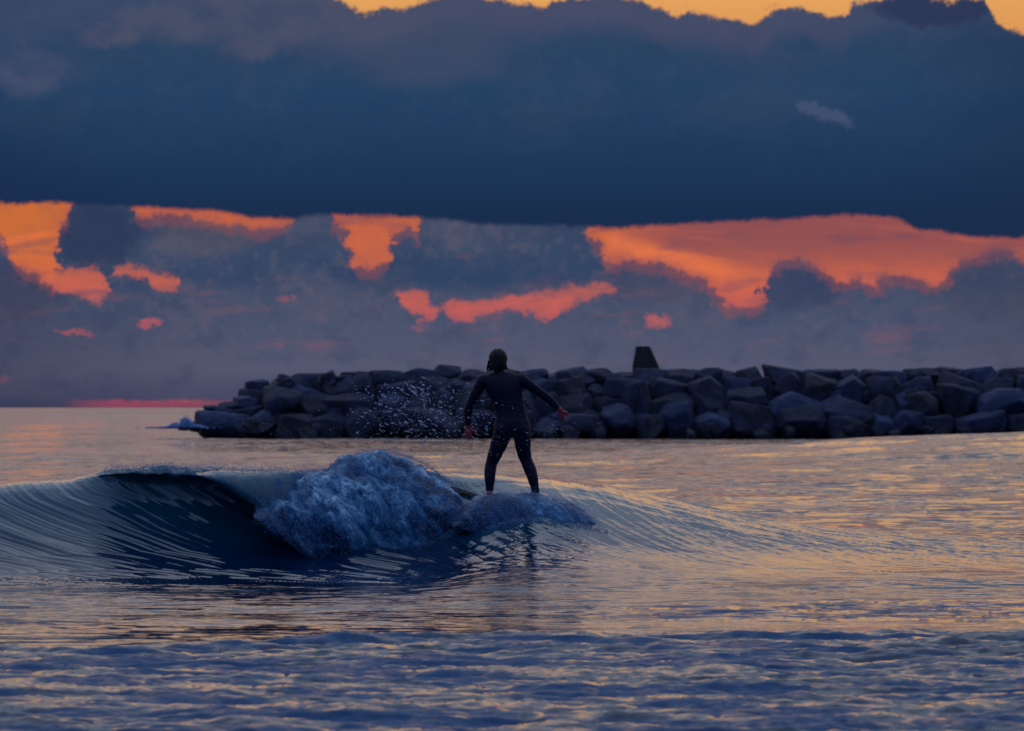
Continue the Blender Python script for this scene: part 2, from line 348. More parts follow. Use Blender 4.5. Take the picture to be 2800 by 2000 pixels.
def build_sea():
    # rows (distance from the shore) and columns (fanning out), denser where the waves are
    rows = [-300,-120,-50,-20,-5,3,8,12,15]
    Y = 17.0
    while Y < 33.8: rows.append(Y); Y += .035 + .02*(Y > 29)
    Yw0 = len(rows)
    rows += list(np.arange(33.8, 37.2, .03)) + list(np.arange(37.2, 41.2, .0115)) + list(np.arange(41.2, 44, .03))
    Y = 44.0
    while Y < 6000: rows.append(Y); Y += .05*(Y/44)**2.0 + (0 if Y < 500 else Y*.02)
    rows += [8000, 12000, 20000]
    r = np.array(rows)
    core = np.linspace(-.158, .158, 860)
    side = np.array([.17,.19,.22,.27,.35,.5,.8,1.4,3.0])
    c = np.concatenate([-side[::-1], core, side])
    Yn = np.repeat(r[:,None], len(c), 1)
    X = c[None,:]*np.maximum(Yn, 15)*np.where(np.abs(c)[None,:] > .16, np.maximum(1, 40/np.maximum(Yn, 15))**.5, 1)
    Yc = crest_Y(X); H = crest_H(X)
    qq = np.clip(Yn-Yc, -8, 8); inside = np.abs(Yn-Yc) < 8
    wb, wc = wave_w(X); wa = np.clip(1-wb-wc, 0, 1)
    ident = qq
    dB = smooth_interp(qq, QA, DB)
    dYw = ident*(1-wb) + dB*wb
    zw = smooth_interp(qq, QA, ZA)*wa + smooth_interp(qq, QA, ZB)*wb + smooth_interp(qq, QA, ZC)*wc
    Yv = np.where(inside, Yc+dYw, Yn)
    Z = np.where(inside, zw*H, 0) + swell(X, Yn)
    # streaks drawn up the face
    zf = np.clip(zw, 0, 1)
    front = (qq < .3)
    u = X - np.where(front, np.interp(zf, UG_Z, UG), 0) - np.where(qq < -3, (-qq-3)*.9*(1-zf), 0)
    on = sst(qq, -4.6, -2.2)*(1-sst(qq, .25, 1.6))*inside
    wl = 1-wc
    warp = .25*pn(X*.9, Yn*.9, 3)
    al = X*.55+zf*1.6
    st = .027*pn(u*4.0+warp, al*1.0, 11) + .017*pn(u*8.5+warp*3, al*1.8, 12) + .0120*pn(u*20+warp*4, al*2.4, 13) + .0042*pn(u*46, al*4, 14)
    st = st + (.010*(1-np.abs(pn(u*6+warp*2, al*1.4, 63))*1.7).clip(0,1)**5*(.4+pn(X*1.1, al*2, 64)).clip(0,1))*(1-sst(zf,.3,.6))
    st_r = .012*pn(u*3.4+warp*3, al*1.5, 15) + .008*pn(u*8+warp*4, al*2.2, 16) + .0058*pn(u*18+warp*2, al*2.0, 17) + .0034*pn(u*40+warp*6, al*5, 18)
    hollow = 1-.3*wb*sst(zf, .2, .4)
    ur = (Yn-Yc)*1.0 + X*.33
    st_b = (.020*pn(ur*2.4+warp, X*.5, 71)+.013*pn(ur*5.5+warp*2, X*.8, 72)+.006*pn(ur*13, X*1.6, 73))*wc*sst(X,.4,2)*sst(qq,-3.5,-.5)*(1-sst(qq,5,8))*inside
    st = (st*wl*hollow*1.15 + st_r*wc)*on + st_b
    # ripples on the open water
    dYr = np.gradient(r)[:,None]*np.ones_like(X)
    flat = 1-.88*on*(1-.55*wc*sst(X, 1, 4))
    rip = np.zeros_like(X)
    near = Yn < 700
    for i, (wlx, wly, a) in enumerate([(7,3.2,.05),(3.2,1.4,.034),(1.5,.6,.022),(.9,.32,.014),(.5,.18,.0078),(.28,.10,.0034)]):
        fade = np.clip(wly/(2.6*dYr)-.6, 0, 1)
        ang = .22*(-1)**i
        rip += a*fade*pn((X+ang*Yn)/wlx, (Yn-ang*X*.3)/wly, 20+i)
    rip *= flat*(.7+.3*sst(Yn, 42, 70))
    behind = sst(Yn, 42, 55)
    rip *= (.6 + 1.5*behind + .9*wc*sst(X,.8,2.5)*np.exp(-((qq)/1.5)**2)*inside)
    # foam zones
    edge = 28.5 + 1.3*pn(X*.35, X*0+.3, 30) + .7*pn(X*1.3, Yn*.8, 31) + .35*pn(X*3.5, Yn*3, 35) - 1.8*sst(-X, .6, 3.2)
    fz = sst(edge-Yn, -.15, .6)
    band2 = sst(Yn, 29.5, 30.3)*(1-sst(Yn, 31.9, 32.9+.5*pn(X*.7, Yn*.2, 33)))*sst(X, -.2, 2.0)*(.9+.8*pn(X*.8, Yn*1.6, 34))
    lump = .055*pn(X*.55, Yn*1.5, 40) + .050*pn(X*1.1, Yn*3.4, 41) + .040*pn(X*2.6, Yn*8, 42) + .020*pn(X*6, Yn*17, 43) + .008*pn(X*14, Yn*34, 46)
    Z += rip*(1-.5*fz) + lump*fz + lump*.35*band2
    foam_a = fz*(.46+.5*pn(X*.5, Yn*.9, 44)+.7*pn(X*1.3, Yn*3.6, 45)) + band2*.42
    # thin foam left on the back and the brow of the wave
    foam_a += .24*np.exp(-((qq-.15)/.22)**2)*wb*inside
    foam_a += .30*np.exp(-((qq-.5)/.9)**2)*sst(X,-1.0,-.4)*(1-sst(X,.6,1.6))*inside
    # water line of the breakwater
    foam_a += .35*np.exp(-((Yn-199)/2.5)**2)*sst(X, -4, 3)*(1-sst(X, 14, 24))
    # small standing shape of the jump: displace streaks along the surface normal
    P = np.stack([X, Yv, Z], -1)
    dr = np.gradient(P, axis=0); dc = np.gradient(P, axis=1)
    N = np.cross(dc, dr); N /= np.linalg.norm(N, axis=-1, keepdims=True)+1e-12
    P += N*st[...,None]
    # curling brow: ragged edge
    P[...,2] += .03*pn(X*7, Yn*5, 50)*np.exp(-((qq-.2)/.25)**2)*wb + .012*pn(X*22, Yn*20, 51)*np.exp(-((qq-.2)/.3)**2)*(wb+.4*wa)*inside
    chop_a = (.30 + .42*sst(Yn,29,31)*(1-sst(Yn,34.6,37.4)) + .25*wc*sst(X,1,4)*on + .55*behind + .25*sst(Yn, 80, 300))*(1-.85*on*wl) * (1-.25*on*wc) + .25*fz
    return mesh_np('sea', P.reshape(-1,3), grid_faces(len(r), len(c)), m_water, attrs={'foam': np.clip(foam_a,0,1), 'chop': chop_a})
sea = build_sea()
tag(sea, 'dusk sea with a small breaking wave, rippled amber water behind and blue foamy water in front', 'sea', kind='structure')

def sea_z(x, y):
    """water surface height near the wave (no ripples)"""
    X = np.atleast_1d(np.asarray(x, float)); Y = np.atleast_1d(np.asarray(y, float))
    qq = np.clip(Y-crest_Y(X), -8, 8); wb, wc = wave_w(X); wa = np.clip(1-wb-wc, 0, 1)
    z = smooth_interp(qq, QA, ZA)*(wa+wb) + smooth_interp(qq, QA, ZC)*wc
    return z*crest_H(X)+swell(X, Y)

# ------------------------------------------------------------------ white water
m_foam, q = new_mat('white_water')
tcn = q.n('ShaderNodeNewGeometry')
sp2 = q.n('ShaderNodeSeparateXYZ'); q.nt.links.new(tcn.outputs['Position'], sp2.inputs[0])
fx, fy, fz_ = [V(q, sp2.outputs[i]) for i in range(3)]
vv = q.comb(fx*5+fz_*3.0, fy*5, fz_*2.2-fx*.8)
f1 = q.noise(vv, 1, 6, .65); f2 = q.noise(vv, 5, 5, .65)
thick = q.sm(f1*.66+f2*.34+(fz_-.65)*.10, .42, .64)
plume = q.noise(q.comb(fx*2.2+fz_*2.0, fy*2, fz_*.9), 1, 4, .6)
fc = q.ramp(f1*.34+f2*.22+plume*.44+(fz_-.65)*.10, [(.38,lin(2,24,46)),(.465,lin(4,54,92)),(.525,lin(28,96,134)),(.58,lin(110,162,188)),(.65,lin(225,238,242))])  # foam light and shade painted in: deep blue hollows, pale tips, lighter upward
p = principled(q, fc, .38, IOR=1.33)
p.inputs['Subsurface Weight'].default_value = 0
bmp = q.n('ShaderNodeBump'); bmp.inputs['Strength'].default_value = .6; bmp.inputs['Distance'].default_value = .03
q.put(bmp.inputs['Height'], f2*.7+f1*.5); q.nt.links.new(bmp.outputs[0], p.inputs['Normal'])
out(q, p.outputs[0])

m_drop, q = new_mat('water_drops')
p = principled(q, lin(205,214,226), .25, IOR=1.33)
tr = q.n('ShaderNodeBsdfTranslucent'); q.put(tr.inputs[0], lin(205,214,226))
mx = q.n('ShaderNodeMixShader'); mx.inputs[0].default_value = .35
q.nt.links.new(p.outputs[0], mx.inputs[1]); q.nt.links.new(tr.outputs[0], mx.inputs[2]); out(q, mx.outputs[0])
m_mist, q = new_mat('foam_flecks')
p = principled(q, lin(112,150,190), .5, IOR=1.33); out(q, p.outputs[0])

def foam_mound(xs, tops, bots, Yt, Yb, xr, nx, ns, seed, back=.9, amp=1.0, bulge=1.0):
    """lumpy mound of foam: xs/tops/bots are photo pixels, Yt/Yb its distance at brow and toe"""
    px = np.linspace(xr[0], xr[1], nx)
    top_ = smooth_interp(px, xs, tops); bot_ = smooth_interp(px, xs, bots)
    ytop = Yt(px); ybot = Yb(px)
    zt = EYE-(top_-905)*ytop/8160; zb = EYE-(bot_-905)*ybot/8160
    s_ = np.linspace(-.12, 1.55, ns)[None,:]
    a = np.clip(s_, -.2, 1)*np.pi/2
    Yv = ytop[:,None]-(ytop-ybot)[:,None]*np.cos(a)**bulge if bulge != 1 else ytop[:,None]-(ytop-ybot)[:,None]*np.cos(a)
    Zv = zb[:,None]+(zt-zb)[:,None]*np.sin(a)
    over = np.clip(s_-1, 0, 1)/.55
    Yv = Yv+over*back; Zv = Zv-(over**1.8)*(zt-.0)[:,None]*1.05
    X = ((px-1137)*ytop/8160)[:,None]*np.ones_like(s_)
    P = np.stack([X, Yv, Zv], -1)
    d1 = np.gradient(P, axis=0); d2 = np.gradient(P, axis=1)
    N = np.cross(d1, d2); N /= np.linalg.norm(N, axis=-1, keepdims=True)+1e-9
    arc = np.cumsum(np.linalg.norm(d2, axis=-1), axis=1)
    u = X+arc*.35
    def bil(fx_, fy_, k): return np.abs(pn(u*fx_, arc*fy_, seed+k))*1.6-.25
    env = sst(px, xr[0], xr[0]+40)*(1-sst(px, xr[1]-30, xr[1]))
    D = amp*(.20*pn(u*1.5, arc*1.0, seed)+.13*bil(2.9, 1.5, 1)+.055*bil(6.5, 3.0, 2)+.020*bil(15, 7, 3)+.011*bil(33, 13, 4)+.007*pn(u*80, arc*40, seed+5))
    D = D*(.3+.7*env[:,None])
    P = P+N*D[...,None]
    return P, N, env
def slivers(name, pts, dirs, length, width, mat, label, seed):
    """many tiny elongated drops, one mesh"""
    n = len(pts); rg = np.random.default_rng(seed)
    d = dirs/(np.linalg.norm(dirs, axis=1, keepdims=True)+1e-9)
    a = np.cross(d, np.array([0.13,.95,.28])); a /= np.linalg.norm(a, axis=1, keepdims=True)+1e-9
    b = np.cross(d, a)
    L = length[:,None]/2; Wd = width[:,None]/2
    vs = [pts-d*L]
    for k in range(4):
        t = math.pi/2*k; vs.append(pts+(a*math.cos(t)+b*math.sin(t))*Wd)
    vs.append(pts+d*L)
    Vv = np.stack(vs, 1).reshape(-1,3)
    fs = []
    for k in range(4):
        k2 = 1+(k+1)%4
        fs += [(0,k2,1+k), (5,1+k,k2)]
    Fc = (np.array(fs)[None]+6*np.arange(n)[:,None,None]).reshape(-1,3)
    o = mesh_np(name, Vv, Fc, mat, smooth=True)
    return tag(o, label, name.replace('_',' '), kind='stuff')

MA = dict(xs=[575,610,640,680,720,760,800,870,920,960,1000,1030,1060,1100], tops=[1136,1104,1084,1060,1046,1026,1014,1012,1024,1046,1074,1100,1134,1186],
          bots=[1146,1168,1186,1208,1219,1224,1231,1229,1218,1222,1212,1200,1200,1202])
PA, NA, EA = foam_mound(MA['xs'], MA['tops'], MA['bots'], lambda p: 39.95+0*p, lambda p: 38.85+0*p, (578,1098), 650, 330, 60)
MB = dict(xs=[1005,1050,1100,1200,1260,1300,1335,1362], tops=[1166,1108,1094,1101,1111,1130,1172,1207], bots=[1168,1172,1180,1192,1200,1206,1210,1212])
PB, NB, EB = foam_mound(MB['xs'], MB['tops'], MB['bots'], lambda p: 39.15+0*p, lambda p: 38.55+0*p, (1005,1362), 460, 220, 75, back=.45, amp=.45)
Pf = []; Ff = []; off = 0
for Pm in (PA, PB):
    Pf.append(Pm.reshape(-1,3)); fc_ = grid_faces(Pm.shape[0], Pm.shape[1])[:, ::-1]; Ff.append(fc_+off); off += Pm.shape[0]*Pm.shape[1]
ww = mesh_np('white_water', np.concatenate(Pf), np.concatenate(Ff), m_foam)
tag(ww, 'tumbling blue-white foam of the broken wave beside and in front of the surfer', 'foam', kind='stuff')

PC, NC, EC = foam_mound([440,500,560,620,680,725], [1048,1046,1046,1047,1049,1050], [1054,1072,1104,1146,1176,1180], lambda p: 39.78+0*p, lambda p: 39.42+0*p, (440,725), 420, 160, 130, back=.5, amp=.10)
pxc = np.linspace(440,725,420)[:,None]*np.ones((1,160)); arc_ = np.linspace(0,1,160)[None,:]*np.ones((420,1))
PC += NC*(.012*pn(pxc*.05, arc_*1.2, 140)+.007*pn(pxc*.13, arc_*2, 141)+.004*pn(pxc*.35, arc_*4, 142))[...,None]
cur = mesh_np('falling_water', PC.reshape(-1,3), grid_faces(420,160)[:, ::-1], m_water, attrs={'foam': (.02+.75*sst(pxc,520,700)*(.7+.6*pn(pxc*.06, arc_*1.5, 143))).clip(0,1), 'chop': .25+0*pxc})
tag(cur, 'thin curtain of teal water pouring from the lip of the wave', 'wave lip', kind='structure')
rg = np.random.default_rng(3)
pts = []; drs = []; Ls = []; Ws = []
for Pm, Nm, n, sc_ in ((PA, NA, 40000, 1.0), (PB, NB, 15000, .8)):
    i = rg.integers(4, Pm.shape[0]-4, n); j = rg.integers(8, int(Pm.shape[1]*.68), n)
    lift = rg.exponential(.030, n)*sc_
    pp = Pm[i,j]+Nm[i,j]*lift[:,None]+rg.normal(0,.006,(n,3))
    tang = Pm[i,np.maximum(j-3,0)]-Pm[i,j]; tang /= np.linalg.norm(tang, axis=1, keepdims=True)+1e-9
    dd = tang*.8+np.array([.75,-.2,-.1])+rg.normal(0,.35,(n,3))+Nm[i,j]*.3
    pts.append(pp); drs.append(dd); w_ = .0014+.0065*rg.random(n)**4; Ws.append(w_); Ls.append(w_*rg.uniform(1.2,3.2,n))
n = 5000; pxs = rg.uniform(600,1350,n); fb = np.where(pxs < 1080, np.interp(pxs, MA['xs'], MA['bots']), np.interp(pxs, MB['xs'], MB['bots']))
yy = np.where(pxs < 1080, 38.8, 38.5)+rg.normal(0,.06,n); pyy = fb+rg.normal(-2,7,n)+9*pn(pxs*.03, pxs*0+.5, 9)
pts.append(np.stack([(pxs-1137)*yy/8160, yy, np.maximum(EYE-(pyy-905)*yy/8160, sea_z((pxs-1137)*yy/8160, yy)+.01)], 1)); drs.append(np.stack([rg.normal(.7,.3,n), rg.normal(-.3,.2,n), rg.normal(-.2,.3,n)],1)); Ls.append(rg.uniform(.005,.02,n)); Ws.append(rg.uniform(.002,.005,n))
# the brow of the wave: wisps torn upward
n = 5200
pxs = np.concatenate([rg.uniform(230,640,n//2), rg.uniform(640,1060,n-n//2)])
tp = np.interp(pxs, [230,350,450,560,650,720,760,800,870,920,960,1000,1060], [1046,1034,1040,1044,1048,1046,1024,1010,1004,1018,1042,1072,1110])
yy = 39.85+rg.normal(0,.12,n); h = rg.exponential(5, n)-3
pp = np.stack([(pxs-1137)*yy/8160, yy, EYE-(tp-h-905)*yy/8160], 1)
pts.append(pp); drs.append(np.stack([rg.normal(.5,.6,n), rg.normal(0,.3,n), rg.normal(.35,.5,n)],1)); Ls.append(rg.uniform(.01,.04,n)); Ws.append(rg.uniform(.002,.004,n))
# the falling curtain of the lip
n = 7000
tt = rg.random(n)**.9; pxs = rg.uniform(455,700,n); 
lowy = np.interp(pxs, [455,520,580,640,700], [1062,1100,1150,1175,1150])
yy = 39.72-.35*tt+rg.normal(0,.03,n); pyy = 1044+(lowy-1044)*tt
dens = sst(pxs, 450, 640)
keep = rg.random(n) < .15+.85*dens
pp = np.stack([((pxs+tt*38)-1137)*yy/8160, yy, EYE-(pyy-905)*yy/8160], 1)[keep]; n = len(pp)
pts.append(pp); drs.append(np.stack([rg.normal(.45,.15,n), rg.normal(-.4,.1,n), -np.clip(tt[keep]*1.6+.1,0,2)+rg.normal(0,.15,n)],1)); Ls.append(rg.uniform(.008,.03,n)); Ws.append(rg.uniform(.002,.004,n))
slivers('foam_flecks', np.concatenate(pts), np.concatenate(drs), np.concatenate(Ls), np.concatenate(Ws), m_mist, 'fine torn flecks of foam flying off the breaking wave', 4)

# spray thrown up to the left of the surfer and off the right hand
pts = []; Ls = []; Ws = []
def cloud(n, mx_, my_, sx, sy, tilt, Y0, dY, wmin, wmax, clip=None):
    a = rg.normal(0, 1, n); b = rg.normal(0, 1, n)
    px = mx_+a*sx; py = my_+b*sy+a*sx*tilt
    if clip is not None:
        k = clip(px, py); px, py = px[k], py[k]
    m = len(px); yy = Y0+rg.normal(0, dY, m)
    pts.append(np.stack([(px-1137)*yy/8160, yy, EYE-(py-905)*yy/8160], 1))
    w = wmin*.7+(wmax*1.35-wmin)*rg.random(m)**5; Ws.append(w); Ls.append(w*rg.uniform(1.1, 4.0, m))
cloud(1750, 958, 924, 88, 42, .16, 39.6, .25, .004, .015, lambda x, y: (y > 842+.05*abs(x-940)) & (x > 780) & (y < 1000))
cloud(420, 860, 930, 45, 45, .1, 39.6, .25, .003, .009, lambda x, y: (y > 845) & (x > 700))
cloud(60, 935, 868, 16, 16, .6, 39.6, .1, .009, .026)
cloud(330, 560, 945, 80, 14, .12, 40.2, .3, .002, .006, lambda x, y: y > 905)
cloud(420, 1120, 960, 55, 60, .3, 39.25, .12, .003, .009, lambda x, y: (x > 1060) & (x < 1215) & (y > 890) & (y < 1100))
cloud(110, 1232, 945, 30, 18, -.2, 39.3, .1, .003, .009)
cloud(90, 1200, 965, 50, 14, -.1, 39.3, .1, .003, .008)
cloud(200, 900, 1000, 130, 22, .1, 39.8, .3, .003, .009)
cloud(120, 1050, 1010, 120, 26, .0, 39.6, .3, .003, .008)
cloud(60, 400, 1010, 140, 16, 0, 40, .3, .003, .007)
Pts = np.concatenate(pts); n = len(Pts)
slivers('spray_drops', Pts, np.stack([rg.normal(.8,.3,n), rg.normal(0,.3,n), rg.normal(-.35,.3,n)],1), np.concatenate(Ls), np.concatenate(Ws), m_drop, 'bright drops of spray hanging in the air round the surfer', 5)

# ------------------------------------------------------------------ breakwater
m_rock, q = new_mat('boulder_stone')
oi = q.n('ShaderNodeObjectInfo'); tcr = q.n('ShaderNodeTexCoord')
r1 = q.noise(tcr.outputs['Object'], 1.3, 6, .65); r2 = q.noise(tcr.outputs['Object'], 7, 5, .6)
rc = q.ramp(V(q, oi.outputs['Random']), [(0,lin(17,20,32)),(.3,lin(32,38,58)),(.55,lin(32,29,38)),(.8,lin(50,64,96)),(1,lin(18,20,32))])
rc = q.mix(q.sm(r1, .42, .62)*.6, rc, lin(50,62,90)); rc = q.mix(q.sm(r2, .55, .42)*.35, rc, lin(20,20,22))
gr = q.n('ShaderNodeNewGeometry'); sr = q.n('ShaderNodeSeparateXYZ'); q.nt.links.new(gr.outputs['Position'], sr.inputs[0])
wet = q.sm(V(q, sr.outputs[2])+(r2-.5)*1.2, 1.0, .35)
rc = q.mix(wet*.75, rc, lin(12,14,17))     # weed and wet stone at the tide line
p = principled(q, rc, q.m('MULTIPLY_ADD', wet, -.35, .8))
bm_ = q.n('ShaderNodeBump'); bm_.inputs['Strength'].default_value = .7; bm_.inputs['Distance'].default_value = .12
q.put(bm_.inputs['Height'], r1*.8+r2*.35); q.nt.links.new(bm_.outputs[0], p.inputs['Normal'])
out(q, p.outputs[0])
m_conc, q = new_mat('dark_concrete')
tcr = q.n('ShaderNodeTexCoord'); c1 = q.noise(tcr.outputs['Object'], 2.5, 6, .6)
p = principled(q, q.mix(c1, lin(22,25,26), lin(40,44,44)), .85); bm_ = q.n('ShaderNodeBump'); bm_.inputs['Distance'].default_value = .03
q.put(bm_.inputs['Height'], c1); q.nt.links.new(bm_.outputs[0], p.inputs['Normal']); out(q, p.outputs[0])

def boulder_mesh(seed):
    rr = random.Random(seed); bm = bmesh.new()
    bmesh.ops.create_icosphere(bm, subdivisions=5, radius=1.0)
    pl = []
    for k in range(rr.randint(12, 20)):
        v = Vector((rr.gauss(0,1), rr.gauss(0,1), rr.gauss(0,1))).normalized(); pl.append((v, rr.uniform(.62,.86)))
    for s in ((0,0,1),(0,0,-1)): pl.append((Vector((rr.uniform(-.2,.2), rr.uniform(-.2,.2), s[2])).normalized(), rr.uniform(.6,.75)))
    for s in ((0,-1,0),(1,0,0),(-1,0,0)): pl.append(((Vector(s)+Vector((rr.uniform(-.25,.25),rr.uniform(-.25,.25),rr.uniform(-.25,.25)))).normalized(), rr.uniform(.68,.85)))
    for v in bm.verts:
        d = v.co.normalized(); r = 1.05
        acc = 0
        for nrm_, dist in pl:
            c = d.dot(nrm_)
            if c > .05: acc += (dist/c)**-90       # soft minimum: worn edges
        if acc > 0: r = min(r, acc**(-1/90))
        v.co = d*r
    co = np.array([v.co for v in bm.verts])
    D = .05*pn(co[:,0]*2.1+co[:,2]*1.3+seed, co[:,1]*2.3-co[:,2]*1.1, seed) + .028*pn(co[:,0]*5+co[:,2]*3, co[:,1]*5+co[:,2]*2, seed+1) + .014*pn(co[:,0]*12+co[:,2]*9, co[:,1]*11-co[:,2]*8, seed+2)
    for v, dd in zip(bm.verts, D): v.co += v.co.normalized()*float(dd)
    me = bpy.data.meshes.new('boulder'); bm.to_mesh(me); bm.free()
    me.polygons.foreach_set('use_smooth', [True]*len(me.polygons)); me.materials.append(m_rock)
    return me
BM = [boulder_mesh(100+i) for i in range(12)]
rr = random.Random(11)
rocks = []          # px centre, py centre, half width px, half height px, Y, course, flat
JY = 204.0
def k_at(Y): return 8160/Y
# crest line taken from the photo: (left, right, top) in px
CREST = [(536,600,872,1),(552,598,848,0),(598,692,846,0),(655,720,838,0),(694,768,850,0),(766,830,829,0),(822,905,832,0),(888,975,826,0),(966,1018,818,0),(1014,1080,826,0),(1075,1150,826,0),(1145,1210,828,0),(1205,1262,834,0),(1238,1312,824,0),(1300,1360,823,0),(1352,1420,832,0),(1410,1480,826,0),(1470,1540,824,0),(1530,1600,826,0),(1590,1640,828,0),(1636,1692,825,0),(1700,1800,822,0),(1790,1860,823,0),(1850,1900,828,0),(1890,1960,826,0),(1945,2010,828,0),(2000,2090,825,0),(2080,2150,824,0),(2150,2216,821,0),(2210,2300,825,0),(2290,2370,822,0),(2360,2450,826,0),(2440,2520,823,0),(2510,2600,826,0)]
for (a, b, t, lowr) in CREST:
    hh = rr.uniform(18, 26) if not lowr else 26
    rocks.append(((a+b)/2, t+hh*.86, (b-a)/2*1.16, hh*1.15, JY+4.2+rr.uniform(-.2,.3), 'crest'))
rows_ = [('upper', 868, 3.1, 37, 34, 585), ('middle', 908, 2.0, 40, 37, 500), ('lower', 948, .9, 40, 35, 440)]
for name_, cy, dyy, hw, hh, xstart in rows_:
    x = xstart
    while x < 2620:
        w = hw*rr.choice((.62,.8,.95,1.05,1.2,1.4))*rr.uniform(.92,1.08); h_ = min(hh*rr.uniform(.8, 1.22), w*1.25)*(1+.12*(w > hw*1.2))
        c = x+w
        cyy = cy+rr.uniform(-13, 13)*(name_ != 'waterline')
        if name_ == 'upper' and c < 760: cyy += 8
        if name_ == 'middle' and c < 545: cyy = 922; h_ *= .5
        if name_ == 'lower' and c < 545: h_ *= .6; cyy = 945
        lim = 841 if c > 760 else (858 if c > 590 else 880)
        if c > 545 and cyy-h_ < lim: cyy = lim+h_
        rocks.append((c, cyy, w*1.10, h_*1.06, JY+dyy+rr.uniform(-.25,.25), name_))
        x += w*1.93
for (c, y_c, w, h_) in ((475,912,22,12),(508,905,24,14),(455,924,20,12),(500,925,34,20),(545,900,30,20),(420,946,22,9),(405,949,12,5)):
    rocks.append((c, y_c, w, h_, JY+2.0+rr.uniform(-.3,.3), 'tip'))
for k in range(75):
    c = rr.uniform(600, 2330); w = rr.uniform(12, 21)
    rocks.append((c, rr.choice((848, 886, 928, 962))+rr.uniform(-9, 9), w, w*rr.uniform(.8,1.1), JY+rr.uniform(1.2,1.7) if False else JY+1.6, 'small'))
for t_ in ((452,951,24,12),(490,950,30,15),(530,948,34,20),(575,948,36,22),(435,953,16,6)): rocks.append((t_[0], t_[1], t_[2], t_[3], JY+.7, 'tip'))
rocks = [(c, y, w, h, (JY+max(.3, (968-y)*.034)-.5 if n == 'small' else Y), n) for c, y, w, h, Y, n in rocks]
rocks.sort(key=lambda t: t[0])
cnt = {}
def where(c):
    for lo, hi_, t in ((0,540,'at the low seaward tip'),(540,770,'near the stepped-down tip'),(770,1030,'behind the flying spray'),(1030,1260,'behind the surfer'),(1260,1400,'left of the concrete block'),(1400,1475,'below the concrete block'),(1475,1750,'just right of the concrete block'),(1750,2050,'halfway to the right edge'),(2050,9999,'near the right edge')):
        if lo <= c < hi_: return t
ordn = lambda k: {1:'first',2:'second',3:'third',4:'fourth',5:'fifth',6:'sixth',7:'seventh',8:'eighth',9:'ninth',10:'tenth',11:'eleventh',12:'twelfth'}.get(k, '%dth' % k)
for i, (c, y_c, w, h_, Y, crs) in enumerate(rocks):
    o = bpy.data.objects.new('boulder', BM[rr.randrange(len(BM))]); COL.objects.link(o)
    k = 1/k_at(Y); o.location = at(c, y_c, Y)
    sx, sz = w*k/.78, h_*k/.70
    o.scale = (sx, max(sx, sz)*rr.uniform(.8, 1.0), sz)
    rz = rr.choice((0, math.pi)) + rr.uniform(-.35,.35)
    o.rotation_euler = (rr.uniform(-.12,.12) + rr.choice((0, math.pi)), rr.uniform(-.12,.12) if crs == 'crest' else rr.uniform(-.3,.3), rz)
    seg = where(c); key = (crs, seg); cnt[key] = cnt.get(key, 0)+1
    size = 'small' if crs == 'small' else 'broad' if w/h_ > 1.35 else ('tall' if w/h_ < .95 else 'blocky')
    crsn = {'crest':'crest','upper':'second course','middle':'middle course','lower':'lower course','waterline':'waterline course','tip':'outliers','small':'gaps'}[crs]
    tag(o, '%s boulder, %s from left in the %s %s' % (size, ordn(cnt[key]), crsn, seg), 'boulder', 'boulders of the breakwater')
# core that the boulders lean on
bm = bmesh.new()
prof = [(-1.2, 2.2), (.4, 3.2), (1.7, 4.6), (2.9, 5.8), (3.35, 6.6), (3.35, 9.5), (-1.2, 15)]   # z, depth behind JY
xsC = np.linspace(at(560,905,JY).x, at(2620,905,JY).x, 160)
ring = []
for xi, x in enumerate(xsC):
    f = min(1, .35+.65*xi/14)
    ring.append([bm.verts.new((x, JY+dyy+.15*math.sin(x*3+dyy), -1.2+(z+1.2)*f + (.12*math.sin(x*2.1)+.1*math.sin(x*5.3) if 0 < z < 3 else 0))) for z, dyy in prof])
for a, b in zip(ring[:-1], ring[1:]):
    for j in range(len(prof)-1): bm.faces.new((a[j], b[j], b[j+1], a[j+1]))
bm.faces.new(ring[0][::-1]); bm.faces.new(ring[-1])
bmesh.ops.recalc_face_normals(bm, faces=bm.faces)
me = bpy.data.meshes.new('breakwater_core'); bm.to_mesh(me); bm.free(); me.materials.append(m_rock)
co = bpy.data.objects.new('breakwater_core', me); COL.objects.link(co)
tag(co, 'dark rubble bank showing in the gaps between the breakwater boulders', 'breakwater')

# concrete block on the crest: tapered, steeper on the left, notched top, foot flared at the right
def block():
    Yb_ = JY+6.2; bm = bmesh.new()
    outl = [(1405,826),(1404.5,812),(1407,800),(1410,785),(1411.5,772),(1413,769.5),(1422,769),(1425,770.5),(1433,769),(1440,769.5),(1444,772),(1449,784),(1456,800),(1461,811),(1463,817),(1463,826)]
    lay = []
    for (px, py) in outl: lay.append(at(px, py, Yb_))
    cxm = at(1433,800,Yb_).x; zt = lay[4].z; zb = lay[0].z-.25
    def ringv(dy, ins):
        r_ = []
        for p_ in lay:
            tpr = 1-.42*(p_.z-zb)/(zt-zb)
            r_.append(bm.verts.new((cxm+(p_.x-cxm)*ins, p_.y+dy*tpr, p_.z if p_.z > lay[0].z+.01 else zb)))
        return r_
    rs = [ringv(-.72,.93), ringv(-.66,1), ringv(.66,1), ringv(.72,.93)]
    for a, b in zip(rs[:-1], rs[1:]):
        for j in range(len(outl)): bm.faces.new((a[j], a[(j+1)%len(outl)], b[(j+1)%len(outl)], b[j]))
    bm.faces.new(rs[0][::-1]); bm.faces.new(rs[-1])
    bmesh.ops.recalc_face_normals(bm, faces=bm.faces)
    me = bpy.data.meshes.new('concrete_block'); bm.to_mesh(me); bm.free(); me.materials.append(m_conc)
    o = bpy.data.objects.new('concrete_block', me); COL.objects.link(o)
    return tag(o, 'dark tapered concrete block standing on top of the breakwater', 'concrete block')
block()
